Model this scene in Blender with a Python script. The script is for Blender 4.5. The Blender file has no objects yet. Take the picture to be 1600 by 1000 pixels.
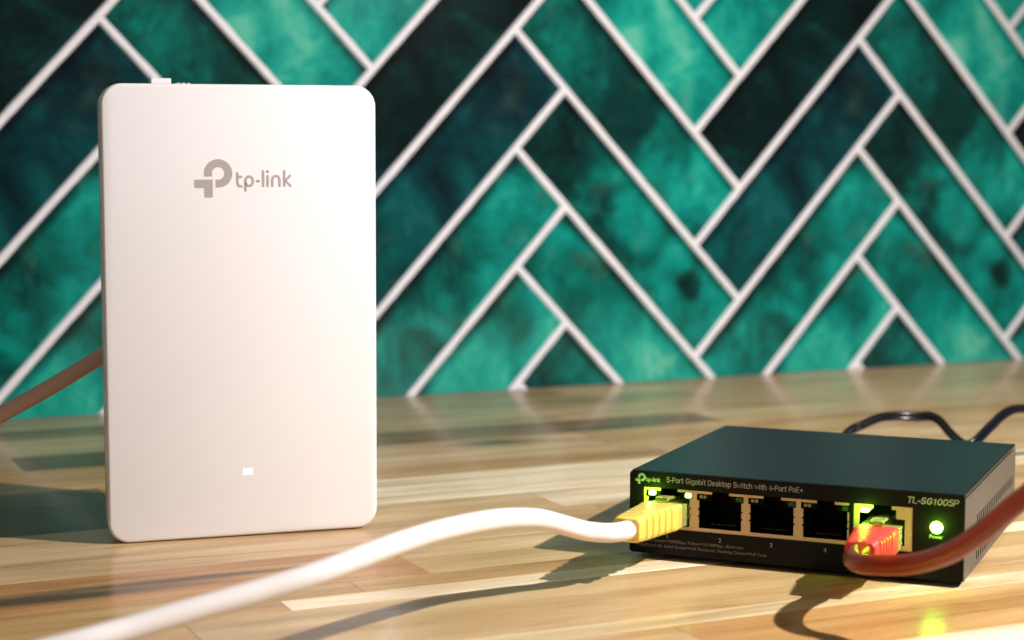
import bpy, bmesh, math, random
from mathutils import Vector, Matrix
random.seed(7)
scn = bpy.context.scene

# ------------------------------------------------------------------ camera, world, lamps
PITCH, ROLL, CAMH, FPX = 0.0944, 0.0014, 0.1234, 2823.2
cp, sp = math.cos(PITCH), math.sin(PITCH)
FWD = Vector((0, cp, -sp)); R0 = Vector((1, 0, 0)); U0 = Vector((0, sp, cp))
RGT = R0 * math.cos(ROLL) + U0 * math.sin(ROLL)
UPV = -R0 * math.sin(ROLL) + U0 * math.cos(ROLL)
CAM = Vector((0, 0, CAMH))
cd = bpy.data.cameras.new('camera'); cam = bpy.data.objects.new('camera', cd)
scn.collection.objects.link(cam); scn.camera = cam
m = Matrix.Identity(4)
for i in range(3):
    m[i][0], m[i][1], m[i][2], m[i][3] = RGT[i], UPV[i], -FWD[i], CAM[i]
cam.matrix_world = m
cd.sensor_width = 36; cd.lens = FPX / 1600 * 36
cd.clip_start = 0.02; cd.clip_end = 50
cd.dof.use_dof = True; cd.dof.focus_distance = 0.548; cd.dof.aperture_fstop = 11.5; cd.dof.aperture_blades = 7

w = bpy.data.worlds.new('World'); scn.world = w; w.use_nodes = True
wb = w.node_tree.nodes['Background']; wb.inputs[0].default_value = (1.0, 0.95, 0.89, 1); wb.inputs[1].default_value = 0.15

def lamp(name, kind, loc, power, col, size, target=None):
    l = bpy.data.lights.new(name, kind); l.energy = power; l.color = col
    if kind == 'AREA': l.shape = 'DISK'; l.size = size
    else: l.shadow_soft_size = size
    o = bpy.data.objects.new(name, l); o.location = loc; scn.collection.objects.link(o)
    if target: o.rotation_euler = (Vector(target) - Vector(loc)).to_track_quat('-Z', 'Y').to_euler()
    return o
KEYDIR = Vector((1.05, -0.43, 0.98)).normalized()
key = lamp('key_lamp', 'SPOT', Vector((0.04, 0.54, 0.015)) + KEYDIR * 0.56, 27.5, (1.0, 0.955, 0.925), 0.007, (0.09, 0.65, 0.0))
key.data.spot_size = math.radians(122); key.data.spot_blend = 1.0
lamp('fill_light', 'AREA', (0.25, -1.1, 1.1), 2.4, (1.0, 0.95, 0.92), 1.4, (0.05, 0.75, 0.08))  # soft fill added in front, no real lamp stands there

scn.view_settings.view_transform = 'Standard'; scn.view_settings.look = 'None'
scn.view_settings.exposure = 0; scn.view_settings.gamma = 1

# ------------------------------------------------------------------ helpers
def link(o): scn.collection.objects.link(o); return o
def empty(name, loc, rot=(0, 0, 0)):
    o = bpy.data.objects.new(name, None); o.location = loc; o.rotation_euler = rot
    o.empty_display_size = 0.01
    return link(o)
def tag(o, label=None, cat=None, group=None, kind=None):
    if label: o['label'] = label
    if cat: o['category'] = cat
    if group: o['group'] = group
    if kind: o['kind'] = kind
    return o
def finish(name, bm, mat, parent=None, smooth=False, origin=None, recalc=True):
    if recalc: bmesh.ops.recalc_face_normals(bm, faces=bm.faces)
    me = bpy.data.meshes.new(name); bm.to_mesh(me); bm.free()
    if mat: me.materials.append(mat)
    if smooth:
        me.shade_smooth()
        if smooth is not True: me.set_sharp_from_angle(angle=math.radians(smooth))
    o = link(bpy.data.objects.new(name, me))
    if parent: o.parent = parent
    if origin is not None: o.location = origin
    return o
def box(bm, lo, hi, bev=0, seg=2):
    g = bmesh.ops.create_cube(bm, size=1)
    for v in g['verts']:
        v.co = Vector([(lo[i] + hi[i]) / 2 + v.co[i] * (hi[i] - lo[i]) for i in range(3)])
    if bev:
        es = {e for v in g['verts'] for e in v.link_edges}
        bmesh.ops.bevel(bm, geom=list(es), offset=bev, segments=seg, affect='EDGES', profile=0.6)
def rrect(w, h, r, n=6, inset=0):
    w -= 2 * inset; h -= 2 * inset; r = max(r - inset, 1e-5)
    pts = []
    for cx, cz, a0 in ((w / 2 - r, h / 2 - r, 0), (-w / 2 + r, h / 2 - r, 90), (-w / 2 + r, -h / 2 + r, 180), (w / 2 - r, -h / 2 + r, 270)):
        for k in range(n + 1):
            a = math.radians(a0 + 90 * k / n); pts.append((cx + r * math.cos(a), cz + r * math.sin(a)))
    return pts
def loft(bm, rings, cap=True):
    vs = [[bm.verts.new(p) for p in r] for r in rings]
    n = len(vs[0])
    for a, b in zip(vs, vs[1:]):
        for i in range(n): bm.faces.new((a[i], a[(i + 1) % n], b[(i + 1) % n], b[i]))
    if cap: bm.faces.new(vs[0][::-1]); bm.faces.new(vs[-1])
    return vs
def catmull(P, n=12):
    P = [Vector(p) for p in P]; P = [2 * P[0] - P[1]] + P + [2 * P[-1] - P[-2]]
    out = []
    for i in range(1, len(P) - 2):
        a, b, c, d = P[i - 1:i + 3]
        for k in range(n):
            t = k / n
            out.append(0.5 * ((2 * b) + (c - a) * t + (2 * a - 5 * b + 4 * c - d) * t * t + (3 * b - a - 3 * c + d) * t ** 3))
    out.append(P[-2]); return out
def frames(pts, up=Vector((0, 0, 1))):
    fr = []; prev = None
    for i, p in enumerate(pts):
        t = (pts[min(i + 1, len(pts) - 1)] - pts[max(i - 1, 0)]).normalized()
        if prev is None: s = t.cross(up).normalized()
        else: s = (prev - t * prev.dot(t)).normalized()
        prev = s; fr.append((p, t, s, s.cross(t)))
    return fr
def tube(bm, pts, r, seg=20, off=(0, 0), lock=None):
    rings = []
    for p, t, s, u in frames(pts):
        if lock is not None: s = t.cross(lock).normalized(); u = s.cross(t)
        c = p + s * off[0] + u * off[1]
        rings.append([c + s * r * math.cos(2 * math.pi * k / seg) + u * r * math.sin(2 * math.pi * k / seg) for k in range(seg)])
    loft(bm, rings)
def grid_plate(xs, zs, hole, y0, y1, diag=()):
    """plate in the x,z plane from y0 to y1 with cells left out where hole(xc,zc)"""
    bm = bmesh.new(); V = {}
    def v(i, j, k):
        if (i, j, k) not in V: V[i, j, k] = bm.verts.new((xs[i], (y0, y1)[k], zs[j]))
        return V[i, j, k]
    nx, nz = len(xs) - 1, len(zs) - 1
    s = [[not hole((xs[i] + xs[i + 1]) / 2, (zs[j] + zs[j + 1]) / 2) for j in range(nz)] for i in range(nx)]
    ok = lambda i, j: 0 <= i < nx and 0 <= j < nz and s[i][j]
    for i in range(nx):
        for j in range(nz):
            if not s[i][j]: continue
            bm.faces.new((v(i, j, 0), v(i + 1, j, 0), v(i + 1, j + 1, 0), v(i, j + 1, 0)))
            bm.faces.new((v(i, j + 1, 1), v(i + 1, j + 1, 1), v(i + 1, j, 1), v(i, j, 1)))
            if not ok(i - 1, j): bm.faces.new((v(i, j, 1), v(i, j, 0), v(i, j + 1, 0), v(i, j + 1, 1)))
            if not ok(i + 1, j): bm.faces.new((v(i + 1, j, 0), v(i + 1, j, 1), v(i + 1, j + 1, 1), v(i + 1, j + 1, 0)))
            if not ok(i, j - 1): bm.faces.new((v(i, j, 0), v(i, j, 1), v(i + 1, j, 1), v(i + 1, j, 0)))
            if not ok(i, j + 1): bm.faces.new((v(i, j + 1, 1), v(i, j + 1, 0), v(i + 1, j + 1, 0), v(i + 1, j + 1, 1)))
    return bm
def pix(px, py, Y):
    """point seen at photo pixel (px,py) (1600x1000) at depth Y along the ground"""
    v = FWD + RGT * ((px - 799.3) / FPX) - UPV * ((py - 500.4) / FPX)
    return CAM + v * (Y / v.y)

# ------------------------------------------------------------------ materials
class N:
    def __init__(s, name):
        s.m = bpy.data.materials.new(name); s.m.use_nodes = True; s.t = s.m.node_tree
        s.b = s.t.nodes['Principled BSDF']
    def n(s, typ, **kw):
        x = s.t.nodes.new(typ)
        for k, v in kw.items():
            if hasattr(x, k) and k not in x.inputs.keys(): setattr(x, k, v)
            else: x.inputs[k].default_value = v
        return x
    def l(s, a, b): s.t.links.new(a, b)
    def math(s, op, a, b=None, clamp=False):
        x = s.t.nodes.new('ShaderNodeMath'); x.operation = op; x.use_clamp = clamp
        for i, q in enumerate((a, b)):
            if q is None: continue
            if isinstance(q, (int, float)): x.inputs[i].default_value = q
            else: s.l(q, x.inputs[i])
        return x.outputs[0]
    def mix(s, f, a, b, typ='MIX'):
        x = s.t.nodes.new('ShaderNodeMix'); x.data_type = 'RGBA'; x.blend_type = typ
        for i, q in ((0, f), (6, a), (7, b)):
            if isinstance(q, (int, float)): x.inputs[i].default_value = q
            elif isinstance(q, tuple): x.inputs[i].default_value = q + ((1,) if len(q) == 3 else ())
            else: s.l(q, x.inputs[i])
        return x.outputs[2]
    def ramp(s, f, stops, interp='LINEAR'):
        x = s.t.nodes.new('ShaderNodeValToRGB'); x.color_ramp.interpolation = interp
        e = x.color_ramp.elements
        while len(e) < len(stops): e.new(0.5)
        for q, (p, c) in zip(e, stops): q.position = p; q.color = tuple(c) + (1,) if len(c) == 3 else c
        s.l(f, x.inputs[0]); return x.outputs[0]
    def bump(s, h, strength, dist):
        x = s.t.nodes.new('ShaderNodeBump'); x.inputs['Strength'].default_value = strength; x.inputs['Distance'].default_value = dist
        s.l(h, x.inputs['Height']); s.l(x.outputs[0], s.b.inputs['Normal'])
def simple(name, col, rough=0.5, spec=0.5, metal=0, trans=0, coat=0, noise=0, nscale=400, bump=0, sss=0, ssr=(1, 1, 1), emit=None, estr=0, ior=1.45):
    s = N(name); b = s.b.inputs
    b['Base Color'].default_value = tuple(col) + (1,); b['Roughness'].default_value = rough
    b['Specular IOR Level'].default_value = spec; b['Metallic'].default_value = metal
    b['Transmission Weight'].default_value = trans; b['Coat Weight'].default_value = coat; b['IOR'].default_value = ior
    if sss: b['Subsurface Weight'].default_value = sss; b['Subsurface Radius'].default_value = ssr; b['Subsurface Scale'].default_value = 0.003
    if emit: b['Emission Color'].default_value = tuple(emit) + (1,); b['Emission Strength'].default_value = estr
    if noise or bump:
        tc = s.n('ShaderNodeTexCoord'); nz = s.n('ShaderNodeTexNoise', Scale=nscale, Detail=4.0); s.l(tc.outputs['Object'], nz.inputs['Vector'])
        if noise:
            c2 = tuple(max(0, x * (1 - noise)) for x in col)
            s.l(s.mix(nz.outputs[0], tuple(col), c2), b['Base Color'])
            r = s.math('MULTIPLY_ADD', nz.outputs[0], 0.15); 
            s.t.nodes[-1].inputs[2].default_value = rough - 0.07; s.l(r, b['Roughness'])
        if bump: s.bump(nz.outputs[0], bump, 0.0002)
    return s.m

def glaze(name, spots=()):
    s = N(name); oi = s.n('ShaderNodeObjectInfo'); uv = s.n('ShaderNodeUVMap')
    sep = s.n('ShaderNodeSeparateColor'); s.l(oi.outputs['Color'], sep.inputs[0])
    lvl, blue, grad = sep.outputs
    seed = s.math('MULTIPLY', oi.outputs['Alpha'], 37.0)
    def noise(scale, detail, dist, rough=0.55):
        x = s.n('ShaderNodeTexNoise', Scale=scale, Detail=detail, Distortion=dist, Roughness=rough); x.noise_dimensions = '4D'
        s.l(uv.outputs[0], x.inputs['Vector']); s.l(seed, x.inputs['W']); return x.outputs[0]
    a = noise(2.1, 2, 0.8); b = noise(8, 5, 1.4, 0.66); c = noise(30, 3, 0.3)
    sx = s.n('ShaderNodeSeparateXYZ'); s.l(uv.outputs[0], sx.inputs[0])
    f = s.math('ADD', lvl, s.math('MULTIPLY', s.math('SUBTRACT', a, 0.5), 1.3))
    f = s.math('ADD', f, s.math('MULTIPLY', s.math('SUBTRACT', b, 0.5), 0.46))
    f = s.math('ADD', f, s.math('MULTIPLY', s.math('SUBTRACT', c, 0.5), 0.10))
    f = s.math('ADD', f, s.math('MULTIPLY', s.math('SUBTRACT', grad, 0.5), s.math('MULTIPLY', sx.outputs[0], 1.3)))
    for (px_, py_, rad, amt) in spots:
        cv = s.n('ShaderNodeCombineXYZ', X=px_, Y=py_, Z=0.0)
        wob = s.n('ShaderNodeTexNoise', Scale=12.0, Detail=2.0); s.l(uv.outputs[0], wob.inputs['Vector'])
        ad = s.n('ShaderNodeVectorMath', operation='DISTANCE'); s.l(uv.outputs[0], ad.inputs[0]); s.l(cv.outputs[0], ad.inputs[1])
        dd = s.math('ADD', ad.outputs['Value'], s.math('MULTIPLY', s.math('SUBTRACT', wob.outputs[0], 0.5), rad * 0.9))
        mr = s.n('ShaderNodeMapRange', interpolation_type='SMOOTHSTEP'); s.l(dd, mr.inputs[0])
        mr.inputs[1].default_value = rad * 0.3; mr.inputs[2].default_value = rad * 1.3; mr.inputs[3].default_value = amt; mr.inputs[4].default_value = 0
        f = s.math('ADD', f, mr.outputs[0])
    # darker band along the upper rim of each tile
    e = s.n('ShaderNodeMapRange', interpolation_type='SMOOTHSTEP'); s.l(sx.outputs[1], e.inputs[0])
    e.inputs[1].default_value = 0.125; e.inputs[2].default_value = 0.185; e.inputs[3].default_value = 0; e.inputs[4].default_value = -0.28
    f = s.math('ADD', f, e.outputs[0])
    col = s.ramp(f, [(0.0, (0.0004, 0.003, 0.003)), (0.2, (0.0006, 0.012, 0.011)), (0.4, (0.001, 0.042, 0.036)), (0.56, (0.001, 0.11, 0.085)), (0.74, (0.002, 0.215, 0.178)), (0.9, (0.015, 0.33, 0.245)), (1.0, (0.09, 0.42, 0.31))])
    bl = s.ramp(f, [(0.0, (0.0004, 0.004, 0.007)), (0.3, (0.0008, 0.014, 0.026)), (0.6, (0.0015, 0.045, 0.055)), (1.0, (0.03, 0.16, 0.13))])
    bf = s.math('MULTIPLY', blue, s.math('MULTIPLY', s.math('ADD', a, 0.0), 2.0), True)
    col = s.mix(bf, col, bl)
    # olive tint clouds
    o = noise(4.2, 3, 0.8)
    of = s.n('ShaderNodeMapRange'); s.l(o, of.inputs[0]); of.inputs[1].default_value = 0.58; of.inputs[2].default_value = 0.78; of.inputs[3].default_value = 0; of.inputs[4].default_value = 0.5
    col = s.mix(s.math('MULTIPLY', of.outputs[0], s.math('MULTIPLY', f, 1.3, True)), col, s.mix(0.5, col, (0.16, 0.20, 0.10)))
    s.l(col, s.b.inputs['Base Color'])
    s.b.inputs['Roughness'].default_value = 0.10; s.b.inputs['Specular IOR Level'].default_value = 0.4
    s.bump(b, 0.12, 0.0005)
    return s.m

def wood(name='oiled_wood', knots=()):
    s = N(name); oi = s.n('ShaderNodeObjectInfo'); tc = s.n('ShaderNodeTexCoord')
    off = s.n('ShaderNodeCombineXYZ'); sd = s.math('MULTIPLY', oi.outputs['Alpha'], 11.3)
    s.l(sd, off.inputs[0]); s.l(s.math('MULTIPLY', oi.outputs['Alpha'], 5.1), off.inputs[1])
    vm = s.n('ShaderNodeVectorMath', operation='ADD'); s.l(tc.outputs['Object'], vm.inputs[0]); s.l(off.outputs[0], vm.inputs[1])
    def noise(sc, scale, detail=4, dist=0, rough=0.55):
        mp = s.n('ShaderNodeMapping'); mp.inputs['Scale'].default_value = sc; s.l(vm.outputs[0], mp.inputs[0])
        x = s.n('ShaderNodeTexNoise', Scale=scale, Detail=detail, Distortion=dist, Roughness=rough); s.l(mp.outputs[0], x.inputs['Vector']); return x.outputs[0]
    fine = noise((1, 22, 1), 40, 5, 0.2, 0.7)          # pores along the strip
    band = noise((1, 9, 1), 9, 3, 0.5)              # growth bands
    blot = noise((1, 3.2, 1), 7, 2, 0.4)
    streak = noise((1, 13, 1), 6.5, 4, 0.8)
    base = oi.outputs['Color']
    dk = s.mix(1.0, base, (0.74, 0.61, 0.45), 'MULTIPLY')
    lt = s.mix(1.0, base, (1.22, 1.22, 1.18), 'MULTIPLY')
    c = s.mix(s.ramp(band, [(0.33, (0, 0, 0)), (0.66, (1, 1, 1))]), dk, lt)
    c = s.mix(s.ramp(blot, [(0.42, (0, 0, 0)), (0.75, (0.6,) * 3)]), c, s.mix(1.0, base, (0.85, 0.70, 0.50), 'MULTIPLY'))
    c = s.mix(s.ramp(streak, [(0.56, (0, 0, 0)), (0.68, (0.65,) * 3)]), c, s.mix(1.0, base, (0.46, 0.34, 0.22), 'MULTIPLY'))
    for kx, ky, rx, ry in knots:
        sb = s.n('ShaderNodeVectorMath', operation='SUBTRACT'); s.l(tc.outputs['Object'], sb.inputs[0]); sb.inputs[1].default_value = (kx, ky, 0.01)
        ml = s.n('ShaderNodeVectorMath', operation='MULTIPLY'); s.l(sb.outputs[0], ml.inputs[0]); ml.inputs[1].default_value = (1 / rx, 1 / ry, 0)
        ln = s.n('ShaderNodeVectorMath', operation='LENGTH'); s.l(ml.outputs[0], ln.inputs[0])
        dd = s.math('ADD', ln.outputs['Value'], s.math('MULTIPLY', s.math('SUBTRACT', streak, 0.5), 1.6))
        k = s.ramp(dd, [(0.2, (0.92,) * 3), (1.0, (0, 0, 0))]); c = s.mix(k, c, (0.055, 0.033, 0.015))
    fr = s.ramp(fine, [(0.30, (0.70,) * 3), (0.50, (1.0,) * 3), (0.7, (1.06,) * 3)])
    c = s.mix(0.7, c, fr, 'MULTIPLY')
    s.l(c, s.b.inputs['Base Color'])
    r = s.ramp(fine, [(0.3, (0.36,) * 3), (0.7, (0.24,) * 3)]); s.l(r, s.b.inputs['Roughness'])
    s.b.inputs['Coat Weight'].default_value = 0.28; s.b.inputs['Coat Roughness'].default_value = 0.14
    s.b.inputs['Specular IOR Level'].default_value = 0.15
    s.bump(fine, 0.12, 0.0004)
    return s.m

M = dict(
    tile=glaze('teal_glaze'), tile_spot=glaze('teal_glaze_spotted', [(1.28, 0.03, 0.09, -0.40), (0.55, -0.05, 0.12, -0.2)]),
    grout=simple('pink_white_grout', (0.78, 0.76, 0.80), 0.85, 0.2, noise=0.12, nscale=300, bump=0.5),
    wood=wood(), wood_a=wood('knotty_wood', [(.0165, .0125, .030, .0105)]), wood_b=wood('knotty_wood_brown', [(.032, -.0105, .032, .0075), (-.080, -.012, .05, .006), (-.06, .013, .06, .004)]), wood_c=wood('streaked_wood', [(.050, -.002, .055, .009), (.095, .004, .05, .004)]),
    core=simple('wood_core', (0.4, 0.26, 0.13), 0.7),
    white=simple('gloss_white_plastic', (0.79, 0.755, 0.765), 0.28, 0.5, coat=0.3),
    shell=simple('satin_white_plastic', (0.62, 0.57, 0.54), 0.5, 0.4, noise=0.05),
    greyprint=simple('grey_print', (0.385, 0.345, 0.335), 0.5, 0.3),
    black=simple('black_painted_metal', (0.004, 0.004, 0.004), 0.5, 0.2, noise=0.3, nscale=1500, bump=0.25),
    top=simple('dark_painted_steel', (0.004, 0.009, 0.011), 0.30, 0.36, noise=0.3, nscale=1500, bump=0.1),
    side=simple('lit_side_steel', (0.08, 0.073, 0.064), 0.42, 0.5, noise=0.2, nscale=1500, bump=0.3),  # same black paint, colour lightened for the key light the sides catch
    cavity=simple('black_socket_plastic', (0.002, 0.002, 0.0022), 0.6, 0.1),
    metal=simple('tan_shield_metal', (0.70, 0.50, 0.32), 0.45, 0.5, metal=0.35, noise=0.15, nscale=900),
    print=simple('pale_grey_print', (0.40, 0.37, 0.385), 0.6, 0.2),
    print_dim=simple('dim_grey_print', (0.20, 0.19, 0.175), 0.6, 0.2),
    led_off=simple('unlit_lens', (0.34, 0.27, 0.20), 0.3, 0.5),
    led_dim=simple('dim_green_lens', (0.02, 0.07, 0.015), 0.3, 0.5),
    led=simple('green_light', (0.3, 1, 0.1), 0.3, emit=(0.20, 1.0, 0.02), estr=95),
    led_soft=simple('soft_green_light', (0.3, 1, 0.1), 0.3, emit=(0.62, 1.0, 0.30), estr=4.5),
    ledw=simple('white_status_light', (1, 1, 1), 0.3, emit=(0.92, 0.96, 1.0), estr=1.6),
    rubber=simple('black_rubber', (0.01, 0.01, 0.01), 0.8),
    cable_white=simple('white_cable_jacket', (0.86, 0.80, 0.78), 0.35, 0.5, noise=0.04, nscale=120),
    cable_tan=simple('beige_jacket', (0.62, 0.38, 0.27), 0.45, 0.4, noise=0.06, nscale=120),  # one even beige, the jacket's own colour
    cable_red=simple('clear_red_jacket', (0.38, 0.040, 0.004), 0.32, 0.25, trans=0.45, noise=0.2, nscale=150),
    boot_red=simple('translucent_red_boot', (0.90, 0.085, 0.06), 0.42, 0.4, trans=0.3, sss=0.3, ssr=(1, 0.3, 0.2)),
    boot_yel=simple('yellow_boot', (0.80, 0.60, 0.12), 0.22, 0.5, noise=0.05, sss=0.25, ssr=(1, 0.8, 0.2)),
    plug=simple('green_lit_plug_plastic', (0.75, 0.8, 0.25), 0.15, 0.5, trans=0.7),  # clear plastic tinted yellow-green, standing for the port lights' glow
    gold=simple('gold_contact', (0.8, 0.55, 0.2), 0.3, metal=1),
    cord=simple('navy_black_cord', (0.003, 0.003, 0.007), 0.26, 0.5),
)

# ------------------------------------------------------------------ tiled wall (structure)
WD, WYAW, WLEAN, TW, TL, PU0, PV0, PROT, SX = 0.9188, 0.4342, 0.0148, 0.0425, 0.1586, 0.0028, 0.184, 0.0028, 0.9363
GR = 0.0038
bm = bmesh.new(); box(bm, (-0.85, 0.0012, -0.03), (0.95, 0.02, 0.46))
wall = finish('wall', bm, M['grout'])
wall.location = (0, WD, 0); wall.rotation_euler = (-WLEAN, 0, WYAW)
tag(wall, kind='structure')
h = TW / math.sqrt(2); PER = TL * math.sqrt(2)
def pw(u, v):   # pattern -> wall plane
    u *= SX; c, s_ = math.cos(PROT), math.sin(PROT)
    return (u * c - v * s_ + PU0, u * s_ + v * c + PV0)
ULO, UHI, VHI = -0.80, 0.90, 0.45
def tile(cx, cz, sdir, tdir, params, mat):
    bm = bmesh.new(); uvl = bm.loops.layers.uv.new('UVMap')
    Ls, Ws = TL - GR, TW - GR; b = 0.0009
    ss = [-Ls / 2, -Ls / 2 + b] + [-Ls / 2 + b + (Ls - 2 * b) * k / 9 for k in range(1, 9)] + [Ls / 2 - b, Ls / 2]
    ts = [-Ws / 2, -Ws / 2 + b, -Ws / 6, Ws / 6, Ws / 2 - b, Ws / 2]
    rn = random.Random(int(params[3] * 1e4)); ph = rn.random() * 6
    tilt = rn.uniform(-1, 1) * 0.00010; tilt2 = rn.uniform(-1, 1) * 0.00005
    V = {}; uvs = {}
    def add(s_, t_, y):
        p = pw(cx + sdir[0] * s_ + tdir[0] * t_, cz + sdir[1] * s_ + tdir[1] * t_)
        v = bm.verts.new((p[0], y, p[1])); uvs[v] = (s_ * 10 + 0.79, t_ * 10); return v
    for i, s_ in enumerate(ss):
        for j, t_ in enumerate(ts):
            rim = i in (0, len(ss) - 1) or j in (0, len(ts) - 1)
            y = 0.0005 if rim else -0.00010 - 0.00005 * math.sin(ph + s_ * 60) * math.cos(t_ * 90) + tilt * s_ / Ls + tilt2 * t_ / Ws
            V[i, j] = add(s_, t_, y)
    for i in range(len(ss) - 1):
        for j in range(len(ts) - 1): bm.faces.new((V[i, j], V[i + 1, j], V[i + 1, j + 1], V[i, j + 1]))
    loop = [(i, 0) for i in range(len(ss))] + [(len(ss) - 1, j) for j in range(1, len(ts))] + [(i, len(ts) - 1) for i in range(len(ss) - 2, -1, -1)] + [(0, j) for j in range(len(ts) - 2, 0, -1)]
    bk = [add(ss[i], ts[j], 0.0011) for i, j in loop]
    for k in range(len(loop)):
        k2 = (k + 1) % len(loop); bm.faces.new((V[loop[k]], V[loop[k2]], bk[k2], bk[k]))
    for f in bm.faces:
        for l in f.loops: l[uvl].uv = uvs[l.vert]
    zmin = min(v.co.z for v in bm.verts)
    if zmin < 0.0006:
        bmesh.ops.bisect_plane(bm, geom=bm.verts[:] + bm.edges[:] + bm.faces[:], plane_co=(0, 0, 0.0006), plane_no=(0, 0, 1), clear_inner=True)
    if len(bm.faces) < 3: bm.free(); return
    c0 = sum((v.co for v in bm.verts), Vector()) / len(bm.verts)
    for v in bm.verts: v.co -= c0
    # keep the facing side outward (towards -y)
    bmesh.ops.recalc_face_normals(bm, faces=bm.faces)
    big = max(bm.faces, key=lambda f: f.calc_area())
    if big.normal.y > 0: bmesh.ops.reverse_faces(bm, faces=bm.faces)
    o = finish('tile', bm, mat, wall, smooth=22, origin=c0, recalc=False)
    o.color = params
# level, blue, gradient(0.5 none), seed
RT = {-4: (.75, 0, .5, .11), -3: (.72, 0, .5, .31), -2: (.80, 0, .45, .57), -1: (.14, .1, .49, .23), 0: (.53, .6, .37, .77), 1: (.64, .05, .47, .41), 2: (.80, 0, .45, .68), 3: (.74, 0, .5, .93), 4: (.6, 0, .5, .13), 5: (.6, 0, .5, .47)}
DT = {-5: (.7, 0, .5, .15), -4: (.74, 0, .5, .21), -3: (.80, 0, .5, .63), -2: (.84, 0, .45, .37), -1: (.38, .0, .62, .87), 0: (.34, 0, .76, .51), 1: (.52, 0, .70, .09), 2: (.50, .1, .55, .73), 3: (.6, 0, .5, .29), 4: (.6, 0, .5, .61)}
q = 1 / math.sqrt(2)
for n in range(-5, 6):
    for i in range(-5, 6):
        for typ in 'RD':
            ax, az = n * PER, -2 * i * h
            if typ == 'R':
                cx = ax + h / 2 - TL * q / 2; cz = az - h / 2 - TL * q / 2; sd, td = (q, q), (-q, q); pr = RT.get(i)
            else:
                cx = ax + h / 2 + TL * q / 2; cz = az - 1.5 * h - TL * q / 2; sd, td = (q, -q), (q, q); pr = DT.get(i)
            if pr is None: pr = ((.7, 0, .5, .5) if i < 0 else (.6, 0, .5, .3))
            u, v = pw(cx, cz)
            if not (ULO + 0.06 < u < UHI - 0.06) or v > VHI - 0.06 or v < -0.055: continue
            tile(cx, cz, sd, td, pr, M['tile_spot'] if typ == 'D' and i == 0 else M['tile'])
# grout beads standing slightly proud between the tiles
bm = bmesh.new()
def bead(p0, p1, hgt):
    a = Vector((*pw(*p0), 0)); b = Vector((*pw(*p1), 0)); d = (b - a)
    if d.length < 1e-4: return
    if max(a.x, b.x) < ULO or min(a.x, b.x) > UHI or min(a.y, b.y) > VHI: return
    n_ = max(2, int(d.length / 0.006)); d.normalize(); s_ = Vector((-d.y, d.x, 0))
    rings = []
    for k in range(n_ + 1):
        p = a + (b - a) * k / n_; wdt = GR / 2 * (1.0 + random.uniform(-.09, .09)); jit = s_ * random.uniform(-1, 1) * 0.00008
        pr = [(-wdt - .0003, 0.0012), (-wdt * .8, -hgt * .6), (-wdt * .3, -hgt), (wdt * .3, -hgt), (wdt * .8, -hgt * .6), (wdt + .0003, 0.0012)]
        rings.append([(p.x + jit.x + s_.x * o_, y_, p.y + jit.y + s_.y * o_) for o_, y_ in pr])
    vs = [[bm.verts.new(r) for r in rr] for rr in rings]
    for r1, r2 in zip(vs, vs[1:]):
        for k in range(5): bm.faces.new((r1[k], r1[k + 1], r2[k + 1], r2[k]))
for n in range(-5, 6):
    for i in range(-5, 8):
        ax, az = n * PER, -2 * i * h; k = TL * q + h
        bead((ax, az), (ax + k, az - k), 0.00045)                       # falling line A -> D
        bead((ax + h - k, az - h - k), (ax + h, az - h), 0.00053)       # rising line C -> B
bmesh.ops.bisect_plane(bm, geom=bm.verts[:] + bm.edges[:] + bm.faces[:], plane_co=(0, 0, 0.0004), plane_no=(0, 0, 1), clear_inner=True)
bmesh.ops.bisect_plane(bm, geom=bm.verts[:] + bm.edges[:] + bm.faces[:], plane_co=(0, 0, VHI), plane_no=(0, 0, 1), clear_outer=True)
bmesh.ops.recalc_face_normals(bm, faces=bm.faces)
for f in bm.faces:
    if f.normal.y > 0.2: f.normal_flip()
g = finish('grout', bm, M['grout'], wall, smooth=60, recalc=False)

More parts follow.
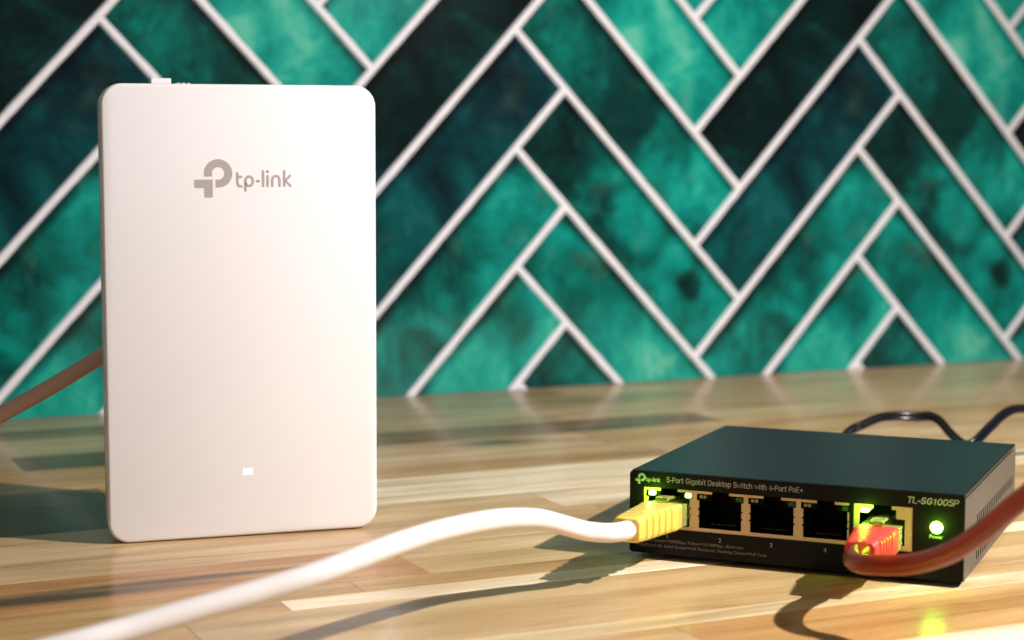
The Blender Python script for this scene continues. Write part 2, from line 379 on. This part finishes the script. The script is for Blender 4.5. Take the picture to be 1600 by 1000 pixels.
# ------------------------------------------------------------------ wooden countertop (structure)
bm = bmesh.new(); box(bm, (-0.9, -0.64, -0.040), (1.0, 0.0, -0.0205))
top = finish('countertop', bm, M['core']); top.location = (0, WD, 0); top.rotation_euler = (0, 0, WYAW)
tag(top, kind='structure')
PALE, CREAM, TAN, BRN, DARK, OLV, ORG, SAL = (.55, .39, .215), (.76, .66, .48), (.48, .30, .13), (.22, .115, .042), (.12, .066, .025), (.42, .32, .18), (.50, .31, .13), (.45, .245, .095)
rows = [
    (0, .030, [(-.9, -.42, TAN), (-.42, .02, OLV), (.02, .33, PALE), (.33, 1, TAN)]),
    (.030, .0585, [(-.9, -.19, BRN), (-.19, .08, OLV), (.08, .5, PALE), (.5, 1, BRN)]),
    (.0585, .101, [(-.9, -.33, TAN), (-.33, -.02, OLV), (-.02, .28, PALE), (.28, 1, TAN)]),
    (.101, .134, [(-.9, -.268, OLV), (-.268, -.14, DARK), (-.14, .045, BRN), (.045, .3, PALE), (.3, 1, PALE)]),
    (.134, .1795, [(-.9, -.5, BRN), (-.5, -.15, TAN), (-.15, -.033, PALE), (-.033, .25, TAN), (.25, 1, PALE)]),
    (.1795, .2065, [(-.9, -.25, BRN), (-.25, -.02, TAN), (-.02, .4, PALE), (.4, 1, BRN)]),
    (.2065, .252, [(-.9, -.36, BRN), (-.36, -.19, DARK), (-.19, .09, CREAM), (.09, 1, PALE)]),
    (.252, .279, [(-.9, -.47, TAN), (-.47, -.11, PALE), (-.11, .16, CREAM), (.16, 1, TAN)]),
    (.279, .3155, [(-.9, -.6, BRN), (-.6, -.10, PALE), (-.10, .2, PALE), (.2, 1, PALE)]),
    (.3155, .353, [(-.9, -.6, TAN), (-.6, -.52, SAL), (-.52, -.19, SAL), (-.19, .07, PALE), (.07, 1, TAN)]),
    (.353, .3665, [(-.9, -.215, TAN), (-.215, .01, TAN), (.01, .4, PALE), (.4, 1, TAN)]),
    (.3665, .3775, [(-.9, -.24, TAN), (-.24, .03, CREAM), (.03, .5, CREAM), (.5, 1, TAN)]),
    (.3775, .4235, [(-.9, -.27, TAN), (-.27, .04, PALE), (.04, .4, PALE), (.4, 1, TAN)]),
    (.4235, .4335, [(-.9, -.4, TAN), (-.4, .06, CREAM), (.06, 1, CREAM)]),
    (.4335, .4695, [(-.9, -.36, BRN), (-.36, -.155, PALE), (-.155, .2, ORG), (.2, 1, PALE)]),
    (.4695, .503, [(-.9, -.3, TAN), (-.3, .15, CREAM), (.15, 1, TAN)]),
    (.503, .54, [(-.9, -.05, TAN), (-.05, 1, BRN)]),
    (.54, .575, [(-.9, -.3, PALE), (-.3, 1, TAN)]),
    (.575, .61, [(-.9, .1, BRN), (.1, 1, PALE)]),
    (.61, .64, [(-.9, -.2, TAN), (-.2, 1, PALE)]),
]
rw = random.Random(11)
for d0, d1, segs in rows:
    for u0, u1, col in segs:
        bm = bmesh.new(); z = rw.uniform(-0.00004, 0.0)
        cu, cdp = (u0 + u1) / 2, -(d0 + d1) / 2
        box(bm, (u0 - cu + .00002, -(d1 - d0) / 2 + .00002, -0.010), (u1 - cu - .00002, (d1 - d0) / 2 - .00002, 0.010 + z), bev=0.00010, seg=1)
        o = finish('plank', bm, M[{(.134, -.15): 'wood_a', (.101, -.14): 'wood_b', (.3155, -.52): 'wood_c'}.get((d0, u0), 'wood')], top, origin=(cu, cdp, -0.010))
        j = rw.uniform(.94, 1.06)
        o.color = (col[0] * j, col[1] * j * rw.uniform(.97, 1.03), col[2] * j, rw.random())

# ------------------------------------------------------------------ lettering helpers
def text_mesh(name, body, height, mat, parent, loc, width=None, rot=(math.pi / 2, 0, 0), shear=0, bold=0.0, depth=0.00006, extra=None):
    cu = bpy.data.curves.new(name, 'FONT'); cu.body = body; cu.size = 1; cu.shear = shear; cu.offset = bold; cu.extrude = 0.0; cu.resolution_u = 4
    tmp = link(bpy.data.objects.new('tmp', cu)); bpy.context.view_layer.update()
    me = bpy.data.meshes.new_from_object(tmp.evaluated_get(bpy.context.evaluated_depsgraph_get()))
    bpy.data.objects.remove(tmp); bpy.data.curves.remove(cu)
    xs = [v.co.x for v in me.vertices]; x0, x1 = min(xs), max(xs)
    sc = height / 0.73
    sxx = (width / (x1 - x0)) if width else sc
    for v in me.vertices: v.co = Vector(((v.co.x - x0) * sxx, v.co.y * sc, 0))
    me.materials.clear(); me.materials.append(mat); me.name = name
    o = link(bpy.data.objects.new(name, me)); o.parent = parent; o.location = loc; o.rotation_euler = rot
    return o
def stroke_word(bm, ox, oz, s, w_, y):
    """rounded lower-case wordmark drawn with strokes; units: x-height = 1"""
    def line(P):
        P = [Vector((ox + a * s, y, oz + b * s)) for a, b in P]; r = w_ * s / 2
        L = []; R = []
        for i, p in enumerate(P):
            t = (P[min(i + 1, len(P) - 1)] - P[max(i - 1, 0)]).normalized(); n_ = Vector((-t.z, 0, t.x)) * r
            L.append(p + n_); R.append(p - n_)
        vs = [(bm.verts.new(a), bm.verts.new(b)) for a, b in zip(L, R)]
        for a, b in zip(vs, vs[1:]): bm.faces.new((a[0], b[0], b[1], a[1]))
        for p in (P[0], P[-1]):
            f = bm.verts.new(p + Vector((0, -2e-6, 0))); 
            ring = [bm.verts.new(p + Vector((r * math.cos(a * math.pi / 5), -2e-6, r * math.sin(a * math.pi / 5)))) for a in range(10)]
            for k in range(10): bm.faces.new((f, ring[k], ring[(k + 1) % 10]))
    arc = lambda cx, cz, r, a0, a1, rz=None: [(cx + r * math.cos(math.radians(a0 + (a1 - a0) * k / 10)), cz + (rz or r) * math.sin(math.radians(a0 + (a1 - a0) * k / 10))) for k in range(11)]
    line([(.13, 1.25), (.13, .30)] + arc(.40, .30, .27, 180, 270, .30)[1:] + [(.52, 0)]); line([(.13, .90), (.50, .90)])
    line([(.90, -.42), (.90, .5)] + arc(1.27, .47, .37, 170, -180, .47))
    line([(2.04, .47), (2.20, .47)])
    line([(2.62, 1.42), (2.62, 0)]); line([(3.05, .95), (3.05, 0)]); line([(3.05, 1.38), (3.051, 1.40)])
    line([(3.50, 0), (3.50, .58)] + arc(3.86, .58, .36, 180, 0, .38) + [(4.22, 0)])
    line([(4.68, 1.42), (4.68, 0)]); line([(5.24, .98), (4.80, .5), (5.28, 0.0)])
def arcp(cx, cz, rx, rz, a0, a1, n=9):
    return [(cx + rx * math.cos(math.radians(a0 + (a1 - a0) * k / n)), cz + rz * math.sin(math.radians(a0 + (a1 - a0) * k / n))) for k in range(n + 1)]
BOWL = lambda cx: arcp(cx, .5, .40, .5, 180, -180, 14)
GLYPH = {   # cap height 1.4, x-height 1: (advance, strokes)
    'T': (1.05, [[(0, 1.4), (1, 1.4)], [(.5, 1.4), (.5, 0)]]), 'L': (.95, [[(.08, 1.4), (.08, 0), (.85, 0)]]), '-': (.62, [[(.08, .52), (.5, .52)]]),
    'P': (1.05, [[(.08, 0), (.08, 1.4), (.55, 1.4)] + arcp(.55, 1.02, .38, .38, 90, -90) + [(.08, .64)]]),
    'S': (1.1, [arcp(.5, 1.03, .42, .37, 25, 250) + [(.5, .70)] + arcp(.5, .36, .44, .36, 80, -155)]),
    'G': (1.25, [arcp(.6, .7, .52, .7, 40, 350, 14) + [(1.12, .64), (.68, .64)]]),
    '1': (.8, [[(.12, 1.12), (.42, 1.4), (.42, 0)]]), '0': (1.05, [arcp(.5, .7, .42, .7, 90, -270, 16)]),
    '5': (1.0, [[(.85, 1.4), (.18, 1.4), (.12, .76)] + arcp(.46, .45, .42, .45, 120, -150)]),
    '4': (1.0, [[(.68, 0), (.68, 1.4), (.05, .38), (.95, .38)]]), 'D': (1.2, [[(.08, 0), (.08, 1.4), (.45, 1.4)] + arcp(.45, .7, .6, .7, 90, -90) + [(.08, 0)]]),
    'E': (.98, [[(.85, 1.4), (.08, 1.4), (.08, 0), (.85, 0)], [(.08, .72), (.75, .72)]]), '+': (1.0, [[(.1, .6), (.9, .6)], [(.5, 1.0), (.5, .2)]]),
    'o': (1.0, [BOWL(.46)]), 'r': (.62, [[(.08, 0), (.08, 1)], arcp(.42, .55, .34, .45, 180, 80)]), 't': (.62, [[(.25, 1.3), (.25, .25)] + arcp(.47, .25, .22, .25, 180, 280), [(.02, 1), (.52, 1)]]),
    'i': (.42, [[(.14, 1), (.14, 0)], [(.14, 1.36), (.14, 1.42)]]), 'g': (1.05, [BOWL(.46), [(.86, 1), (.86, 0)] + arcp(.47, -.02, .39, .36, 0, -150)]),
    'a': (.98, [arcp(.42, .28, .36, .28, 90, 360) + [(.78, .62)] + arcp(.42, .65, .36, .35, 0, 150)]), 'b': (1.05, [[(.08, 1.42), (.08, 0)], BOWL(.5)]),
    'e': (1.0, [[(.08, .52), (.84, .52)] + arcp(.46, .5, .39, .5, 0, 310, 12)]), 's': (.9, [arcp(.4, .74, .32, .26, 30, 250) + arcp(.4, .26, .34, .26, 80, -150)]),
    'k': (.92, [[(.08, 1.42), (.08, 0)], [(.72, 1), (.12, .42)], [(.32, .60), (.78, 0)]]), 'p': (1.05, [[(.08, 1), (.08, -.4)], BOWL(.5)]),
    'w': (1.35, [[(0, 1), (.3, 0), (.6, 1), (.9, 0), (1.2, 1)]]), 'c': (.9, [arcp(.46, .5, .4, .5, 45, 315)]), 'h': (1.02, [[(.08, 1.42), (.08, 0)], arcp(.46, .62, .38, .38, 180, 0) + [(.84, 0)]]), ' ': (.5, [])}
def stroke_text(name, body, cap, x, z, width, mat, parent, wgt=0.2, shear=0.0):
    # lettering built stroke by stroke: x,z of the baseline start, all in metres on the parent's front
    adv = sum(GLYPH[c][0] for c in body) + .12 * len(body); sx_ = width / adv; sz = cap / 1.4; r = wgt * sz / 2
    bm = bmesh.new(); px_ = 0; lay = 0
    for ch in body:
        for P in GLYPH[ch][1]:
            P = [Vector(((px_ + a + shear * b_) * sx_, b_ * sz)) for a, b_ in P]; lay = (lay + 1) % 4; y = -.00005 - lay * 2e-6; L = []
            for i, p in enumerate(P):
                t = (P[min(i + 1, len(P) - 1)] - P[max(i - 1, 0)]); t.normalize(); n_ = Vector((-t.y, t.x)) * r
                if i == 0: p = p - t * r * .8
                if i == len(P) - 1: p = p + t * r * .8
                L.append((bm.verts.new((x + p.x + n_.x, y, z + p.y + n_.y)), bm.verts.new((x + p.x - n_.x, y, z + p.y - n_.y))))
            for a, b_ in zip(L, L[1:]):
                bm.faces.new((a[0], b_[0], b_[1], a[1]))
        px_ += GLYPH[ch][0] + .12
    return finish(name, bm, mat, parent)
def emblem(bm, ox, oz, s, y):
    """the P-shaped emblem; units from its outline, 46.5 wide, 47.5 high, s metres per unit"""
    def pt(x, z): return bm.verts.new((ox + x * s, y, oz + z * s))
    # T-shaped foot
    foot = [(0, 22.2 - 0), (0, 13), (1.2, 11.8), (12.2, 11.8), (12.2, 1.2), (13.2, 0.2), (22.6, 0.2), (22.6, 22.2)]
    bm.faces.new([pt(*p) for p in foot[:3] + [(12.2, 11.8), (22.6, 11.8), (22.6, 22.2)]])
    bm.faces.new([pt(*p) for p in [(12.2, 11.8), (12.2, 1.2), (13.2, .2), (22.6, .2), (22.6, 11.8)]])
    cx, cz, ro, ri = 29.4, 29.7, 17.4, 7.6
    out, inn = [(12.2, 25.9)], [(22.0, 25.9)]
    for k in range(0, 25):
        a = math.radians(180 - 270 * k / 24)
        out.append((cx + ro * math.cos(a), cz + ro * math.sin(a))); inn.append((cx + ri * math.cos(a), cz + ri * math.sin(a)))
    out.append((26.2, 12.3)); inn.append((26.2, 22.1))
    O = [pt(*p) for p in out]; I = [pt(*p) for p in inn]
    for k in range(len(O) - 1): bm.faces.new((O[k], O[k + 1], I[k + 1], I[k]))

# ------------------------------------------------------------------ white access point
AP = empty('wireless_access_point', (-0.1257, 0.5551, 0.0002), (0.0156, -0.0022, 0.3108))
tag(AP, 'upright glossy white rectangular wireless access point standing on the wooden counter', 'access point')
AW, AH = 0.086, 0.143
def ap_loft(name, rings, mat, rr=0.0066):
    bm = bmesh.new()
    loft(bm, [[(x + AW / 2, y, z + AH / 2) for x, z in rrect(AW, AH, rr, 10, ins)] for y, ins in rings])
    return finish(name, bm, mat, AP, smooth=35)
ap_loft('front_panel', [(0.0, .0009), (0.0002, .0004), (0.0006, .0001), (0.0011, 0), (0.0088, 0.0001)], M['white'])
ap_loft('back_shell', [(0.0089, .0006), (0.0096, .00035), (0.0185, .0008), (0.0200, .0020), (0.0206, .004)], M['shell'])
bm = bmesh.new(); emblem(bm, .0281, .1079, 0.0118 / 46.5, -0.00004); finish('emblem', bm, M['greyprint'], AP)
bm = bmesh.new(); stroke_word(bm, .0411, .1114, 0.00325, 0.25, -0.00004); finish('lettering', bm, M['greyprint'], AP)
bm = bmesh.new(); box(bm, (.0423, -.00005, .0199), (.0452, .0004, .0217)); finish('status_light', bm, M['ledw'], AP)
bm = bmesh.new(); box(bm, (.0166, .010, .1410), (.0228, .0165, .14485), bev=.0003); finish('top_tab', bm, M['white'], AP)
for k in range(3):
    bm = bmesh.new(); box(bm, (.0246 + k * .0016, .0100, .1415), (.0255 + k * .0016, .0165, .14345), bev=.0001, seg=1); finish('rib', bm, M['white'], AP)
bm = bmesh.new(); box(bm, (.030, .0185, .070), (.056, .0212, .100), bev=.0005); finish('rear_port_cover', bm, M['shell'], AP)

# ------------------------------------------------------------------ black desktop switch
SWY = -0.4114
SW = empty('network_switch', (0.0358, 0.5403, 0), (0, 0, SWY))
tag(SW, 'low black metal five-port network switch with two cables plugged in, beside the white access point', 'network switch')
sU = Vector((math.cos(SWY), math.sin(SWY), 0)); sN = Vector((math.sin(SWY), -math.cos(SWY), 0)); sO = Vector((0.0358, 0.5403, 0))
Z0 = 0.0017; Wd, Dp, Hh = 0.0998, 0.098, 0.025
mm = 0.001
P0 = [5.8, 21.8, 37.6, 53.5]              # left edge of each socket opening
def in_port(x, z, p):
    if p < x < p + 13.1 and 9.0 < z < 17.4: return True
    if p - .7 < x < p + 13.8 and 17.4 < z < 19.4: return True
    if p + 4.0 < x < p + 9.3 and 17 < z < 20.2: return True
    for za in (12.3, 14.4):
        if za < z < za + .5 and p - .45 < x < p + 13.55: return True
    return False
def in5(x, z):
    if 70.0 < x < 83.1 and 9.0 < z < 16.6: return True
    if 70.0 < x < 80.6 and 16.6 < z < 19.2: return True
    return 74.0 < x < 79.3 and 17 < z < 20.3
G1 = (4.5, 67.2, 7.9, 20.2); G5 = (68.4, 85.3, 7.5, 20.3)
inr = lambda x, z, r: r[0] < x < r[1] and r[2] < z < r[3]
# front panel with two rectangular windows
def rounded_front():
    R_ = 1.1
    xs = [0, R_] + [G1[0], G1[1], G5[0], G5[1]] + [Wd / mm - R_, Wd / mm]; zs = [0, R_, G5[2], G1[2], G1[3], G5[3], Hh / mm - R_, Hh / mm]
    corner = lambda x, z: (x < R_ or x > Wd / mm - R_) and (z < R_ or z > Hh / mm - R_)
    b = grid_plate([x * mm for x in xs], [Z0 + z * mm for z in zs], lambda x, z: inr(x / mm, (z - Z0) / mm, G1) or inr(x / mm, (z - Z0) / mm, G5) or corner(x / mm, (z - Z0) / mm), 0, 0.0012)
    for cx, cz, a0 in ((R_, R_, 180), (Wd / mm - R_, R_, 270), (Wd / mm - R_, Hh / mm - R_, 0), (R_, Hh / mm - R_, 90)):
        pts = [(cx, cz)] + [(cx + R_ * math.cos(math.radians(a0 + 15 * k)), cz + R_ * math.sin(math.radians(a0 + 15 * k))) for k in range(7)]
        loft(b, [[(x * mm, y, Z0 + z * mm) for x, z in pts] for y in (0, 0.0012)])
    return b
finish('front_panel', rounded_front(), M['black'], SW)
xs = sorted({G1[0], G1[1]} | {p + a for p in P0 for a in (-.7, -.45, 0, 4.0, 9.3, 13.1, 13.55, 13.8)}); zs = [7.9, 9.0, 12.3, 12.8, 14.4, 14.9, 17.4, 19.4, 20.2]
xs = [x for x in xs if G1[0] <= x <= G1[1]]
finish('port_frame', grid_plate([x * mm for x in xs], [Z0 + z * mm for z in zs], lambda x, z: any(in_port(x / mm, (z - Z0) / mm, p) for p in P0), .0002, .0008), M['metal'], SW)
finish('port_frame', grid_plate([x * mm for x in (68.4, 70.0, 74.0, 79.3, 80.6, 83.1, 85.3)], [Z0 + z * mm for z in (7.5, 9.0, 16.6, 19.2, 20.3)], lambda x, z: in5(x / mm, (z - Z0) / mm), .0002, .0008), M['metal'], SW)
# sockets: black boxes open at the front
for p in P0 + [70.0]:
    bm = bmesh.new(); a, b_, c, d_ = (p - .75) * mm, (p + 13.85) * mm, Z0 + 8.6 * mm, Z0 + 20.25 * mm
    r1 = [(a, .0009, c), (b_, .0009, c), (b_, .0009, d_), (a, .0009, d_)]; r2 = [(x, .0135, z) for x, y, z in r1]
    vs = loft(bm, [r1, r2], cap=False); bm.faces.new(vs[1])
    so = finish('socket', bm, M['cavity'], SW)
    bm = bmesh.new()
    for k in range(8): box(bm, ((p + 2.6 + k * 1.02) * mm, .005, Z0 + 9.3 * mm), ((p + 2.95 + k * 1.02) * mm, .013, Z0 + 9.6 * mm))
    ct = finish('contacts', bm, M['gold'], so)
    if p != 70.0:
        # dark housings around the lights
        for xa, xb in ((-.6, 3.6), (9.6, 13.7)):
            bm = bmesh.new(); box(bm, ((p + xa) * mm, .0012, Z0 + 17.2 * mm), ((p + xb) * mm, .006, Z0 + 19.5 * mm)); finish('light_housing', bm, M['cavity'], so)
def led(x, z, mat, w_=2.2, h_=1.5, y=0.0004, name='port_light', double=False):
    bm = bmesh.new()
    parts = ((-.55, 1.15), (.6, 1.0)) if double else ((0, w_),)
    for dx, ww in parts:
        rings = [[((x + dx) * mm + a, yy, Z0 + z * mm + b_) for a, b_ in rrect(ww * mm - 2 * ins, h_ * mm * (0.75 if double else 1) - 2 * ins, .45 * mm - ins, 5)] for yy, ins in ((y, .0002), (y + .0002, .00005), (y + .001, 0), (y + .0035, 0))]
        loft(bm, rings)
    return finish(name, bm, mat, SW, smooth=40)
for i, p in enumerate(P0):
    lit = i == 0
    led(p + 1.1, 18.45, M['led_soft'] if lit else M['led_off'], double=not lit)
    led(p + 12.4, 18.4, M['led_soft'] if lit else M['led_dim'], w_=1.9 if lit else 2.3)
led(71.4, 18.5, M['led_soft'], w_=2.3, h_=1.6)
# round power light
bm = bmesh.new()
loft(bm, [[(92.1 * mm + r * math.cos(a), y, Z0 + 15.2 * mm + r * math.sin(a)) for a in [2 * math.pi * k / 24 for k in range(24)]] for y, r in ((-.0007, .0006), (-.0005, .0013), (-.0001, .0017), (.0003, .0018))])
finish('power_light', bm, M['led'], SW, smooth=True)
# lettering on the front
tm = lambda name, body, hgt, x, z, wdt=None, **k: text_mesh(name, body, hgt * mm, k.pop('mat', M['print']), SW, (x * mm, -.00006, Z0 + z * mm), wdt * mm if wdt else None, **k)
bm = bmesh.new(); emblem(bm, 1.75 * mm, Z0 + 21.0 * mm, 3.3 * mm / 46.5, -.00006); finish('emblem', bm, M['print'], SW)
bm = bmesh.new(); stroke_word(bm, 5.25 * mm, Z0 + 22.05 * mm, .00082, .26, -.00006); finish('lettering', bm, M['print'], SW)
stroke_text('lettering', '5-Port Gigabit Desktop Switch with 4-Port PoE+', 1.5 * mm, 11.7 * mm, Z0 + 22.15 * mm, 41.9 * mm, M['print'], SW, .21)
stroke_text('lettering', 'TL-SG1005P', 1.65 * mm, 83.6 * mm, Z0 + 21.75 * mm, 14.5 * mm, M['print'], SW, .30, .22)
tm('lettering', 'Power', 1.15, 90.2, 12.0, 3.8)
for s_, x in (('1', 12.0), ('2', 28.1), ('3', 43.8), ('4', 59.8), ('5', 76.0)): tm('lettering', s_, 1.35, x, 5.2)
tm('lettering', 'Link/Act: Green=1000Mbps, Yellow=10/100Mbps, Blink=Act', 0.95, 2.6, 3.75, 33.2, mat=M['print_dim'])
tm('lettering', 'PoE(Port1-4): Solid Green=PoE Powered, Flashing Green=PoE Fault', 0.95, 2.6, 2.15, 40.3, mat=M['print_dim'])
# top cover in two folds with a seam, sides with vents, back, base
bm = bmesh.new(); box(bm, (0.0002, .0013, Z0 + .0238), (Wd - .0002, .0915, Z0 + .0250), bev=.00025); finish('top_cover', bm, M['top'], SW)
bm = bmesh.new(); box(bm, (0.0002, .0918, Z0 + .0238), (Wd - .0002, Dp, Z0 + .02492), bev=.00025); finish('top_lip', bm, M['top'], SW)
def vent_cells():
    ys = [1.3]; 
    for k in range(20): ys += [22 + 3.6 * k, 23.7 + 3.6 * k]
    return ys + [98.0]
ys = vent_cells(); zs2 = [0, 1.9, 4.7, 12.2, 15.4, 23.6]
def vhole(y, z):
    y /= mm; z = (z - Z0) / mm
    return (1.9 < z < 4.7 or 12.2 < z < 15.4) and 22 < y < 93.5 and ((y - 22) % 3.6) < 1.7
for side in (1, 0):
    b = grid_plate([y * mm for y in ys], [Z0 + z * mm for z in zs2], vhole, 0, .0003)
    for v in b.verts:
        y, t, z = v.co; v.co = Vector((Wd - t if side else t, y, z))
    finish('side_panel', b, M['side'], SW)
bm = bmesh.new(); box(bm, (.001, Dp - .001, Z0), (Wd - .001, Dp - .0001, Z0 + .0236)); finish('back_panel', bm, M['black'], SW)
bm = bmesh.new(); box(bm, (.001, .0013, Z0 + .00005), (Wd - .001, Dp - .0011, Z0 + .0009)); finish('base_plate', bm, M['black'], SW)
for fx in (.012, .088):
    for fy in (.012, .086):
        bm = bmesh.new(); loft(bm, [[(fx + .004 * math.cos(a), fy + .004 * math.sin(a), z) for a in [2 * math.pi * k / 16 for k in range(16)]] for z in (0.00005, Z0)]); finish('rubber_foot', bm, M['rubber'], SW)
# extra point lamps just in front of the lit lenses, for their green glow
for x, z, e in ((P0[0] + 1.4, 18.0, .0052), (71.7, 18.0, .0038), (92.1, 15.2, .004)):
    pw_ = sO + sU * x * mm + sN * .0028 + Vector((0, 0, Z0 + z * mm))
    lamp('light_emitting_diode', 'POINT', pw_, e, (0.32, 1.0, 0.03), 0.0007)

# ------------------------------------------------------------------ network cables
def swp(u, t, z): return sO + sU * (u * mm) + sN * (t * mm) + Vector((0, 0, z * mm))
def plug_parts(root, org, fr, boot_mat, body_mat, t_rear, w1=8.6, h1=7.2):
    """fr(u,t,z) -> world, u sideways, t outward from the socket, z up (mm, centred)"""
    loc = lambda p: p - org
    def lo(bm, secs, n=4):
        loft(bm, [[loc(fr(x * mm / mm + 0, t, z + zc)) for x, z in rrect(w_, h_, min(r, w_ / 2.01, h_ / 2.01), n)] for t, w_, h_, r, zc in secs])
    bm = bmesh.new(); lo(bm, [(-11, 11.4, 6.4, .4, 0), (-10.6, 11.7, 6.7, .4, 0), (5.0, 11.7, 6.7, .4, 0), (5.4, 11.2, 6.3, .4, 0)])
    pl = finish('plug', bm, body_mat, root, smooth=40)
    bm = bmesh.new(); lo(bm, [(-9.5, 3.6, .9, .2, 3.7), (-3, 3.6, .9, .2, 4.6), (3.2, 3.8, 1.0, .2, 5.3), (6.6, 3.8, 1.0, .2, 5.0)])
    finish('latch', bm, body_mat, pl, smooth=40)
    bm = bmesh.new(); T = t_rear
    secs = [(4.4, 11.4, 6.6, .9, 0), (4.8, 12.0, 7.6, 1.0, 0.1), (9.5, 12.0, 8.0, 1.1, 0.1)]
    n_r = 5; t0, t1 = 10.2, T - 3.0
    for k in range(n_r):
        a = t0 + (t1 - t0) * k / n_r; d_ = (t1 - t0) / n_r
        for f_, gro in ((.0, 0), (.55, 0), (.60, .55), (.93, .55), (.985, 0)):
            tt = a + d_ * f_; s_ = (tt - 9.5) / (T - 9.5); w_ = 12.0 + (w1 - 12.0) * s_ - 2 * gro; h_ = 8.0 + (h1 - 8.0) * s_ - gro * .1
            secs.append((tt, w_, h_, 1.5, 0.1 * (1 - s_)))
    secs += [(T - 2.8, w1, h1, 1.6, 0), (T - .6, w1 - .1, h1 - .1, 1.6, 0), (T, w1 - .9, h1 - .9, 1.4, 0)]
    lo(bm, secs); finish('boot', bm, boot_mat, root, smooth=50)
def cable(name, label, pts, r, mat, grp):
    org = Vector(pts[0]); root = empty(name, org); tag(root, label, 'network cable', grp)
    bm = bmesh.new(); tube(bm, [p - org for p in catmull(pts, 10)], r, 24); finish('jacket', bm, mat, root, smooth=60)
    return root, org
GRP = 'ethernet patch cables'
# white cable with yellow boot, in the first socket
f1 = lambda u, t, z: swp(12.35 + u + t * -.015, t, 14.4 + z + t * .05)
pts = [f1(0, 33, 0), f1(0, 37.5, 0)] + [pix(*p) for p in ((950, 833, .4975), (915, 830, .4935), (880, 821, .487), (845, 812, .480), (810, 810, .470), (765, 813.5, .458), (700, 826, .442), (650, 840, .433), (600, 857, .424), (500, 895, .410), (400, 926, .402), (300, 954, .395), (200, 983, .388), (100, 1010, .38), (-60, 1050, .372))]
e_ = pts[-1]; pts += [Vector((e_.x - .05, e_.y - .01, .0035)), Vector((e_.x - .13, e_.y - .02, .0028))]
root, org = cable('network_cable', 'white cable with a yellow boot, sweeping low across the counter from the leftmost socket', pts, .00275, M['cable_white'], GRP)
plug_parts(root, org, f1, M['boot_yel'], M['plug'], 35.5)
# red cable in the fifth socket
f5 = lambda u, t, z: swp(76.55 + u + t * -.02, t, 13.2 + z - t * .02)
pts = [f5(0, 24, 0), f5(0, 27.5, -.4)] + [pix(*p) for p in ((1343, 861, .477), (1334, 868, .469), (1334, 876, .461), (1346, 881, .455), (1372, 883, .450), (1410, 883, .446), (1450, 876, .440), (1490, 861, .433), (1530, 835, .426), (1565, 806, .420), (1600, 778, .414), (1660, 735, .405), (1760, 690, .40))]
e_ = pts[-1]; pts += [Vector((e_.x + .05, e_.y + .01, .03)), Vector((e_.x + .11, e_.y + .03, .0031)), Vector((e_.x + .2, e_.y + .04, .0031))]
root, org = cable('network_cable', 'dark red translucent cable with a red boot, bending right from the fifth socket', pts, .00265, M['cable_red'], GRP)
plug_parts(root, org, f5, M['boot_red'], M['plug'], 25, 9.0, 7.6)
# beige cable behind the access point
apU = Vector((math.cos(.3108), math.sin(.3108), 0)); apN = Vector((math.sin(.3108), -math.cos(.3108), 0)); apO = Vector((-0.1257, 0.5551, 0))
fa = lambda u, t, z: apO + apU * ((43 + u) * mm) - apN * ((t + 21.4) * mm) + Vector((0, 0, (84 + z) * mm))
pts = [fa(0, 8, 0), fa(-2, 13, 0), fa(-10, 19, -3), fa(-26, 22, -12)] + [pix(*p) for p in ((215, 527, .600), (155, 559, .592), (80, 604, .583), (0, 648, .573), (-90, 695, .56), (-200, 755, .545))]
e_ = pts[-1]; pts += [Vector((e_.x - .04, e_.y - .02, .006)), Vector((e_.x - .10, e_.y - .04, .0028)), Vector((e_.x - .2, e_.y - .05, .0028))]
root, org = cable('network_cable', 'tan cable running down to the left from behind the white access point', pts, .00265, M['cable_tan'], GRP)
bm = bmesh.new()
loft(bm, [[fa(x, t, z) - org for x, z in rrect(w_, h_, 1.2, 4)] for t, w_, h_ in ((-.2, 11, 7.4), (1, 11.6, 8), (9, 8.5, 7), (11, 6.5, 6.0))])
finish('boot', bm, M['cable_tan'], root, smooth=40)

# ------------------------------------------------------------------ power cord behind the switch
P = [swp(34, -98.6, 12), swp(34, -106, 12.5)] + [pix(*p) for p in ((1320, 680, .672), (1348, 664, .682), (1375, 653, .69), (1402, 650.5, .694), (1430, 651.5, .695), (1452, 651, .694), (1467, 658, .69), (1484, 677, .682), (1499, 691, .674), (1511, 696, .670), (1525, 689, .671), (1546, 668, .678), (1572, 645, .686), (1600, 639, .695), (1660, 644, .71), (1760, 660, .73))]
e_ = P[-1]; P += [Vector((e_.x + .06, e_.y + .02, .0032)), Vector((e_.x + .16, e_.y + .04, .0030))]
org = P[0]; root = empty('power_cord', org); tag(root, 'thin dark navy twin-core power cord looping up behind the black switch', 'power cord')
cl = [p - org for p in catmull(P, 8)]
bm = bmesh.new()
for o_ in (-.0009, .0009): tube(bm, cl, .00098, 12, (0, o_), lock=None)
finish('cord', bm, M['cord'], root, smooth=60)
bm = bmesh.new(); ax = (P[1] - P[0]).normalized(); fr_ = frames([P[0] - org, P[0] + ax * .004 - org, P[0] + ax * .012 - org, P[0] + ax * .017 - org])
loft(bm, [[p + s_ * r * math.cos(a) + u_ * r * math.sin(a) for a in [2 * math.pi * k / 20 for k in range(20)]] for (p, t, s_, u_), r in zip(fr_, (.0046, .0048, .0044, .003))])
finish('plug', bm, M['rubber'], root, smooth=40)
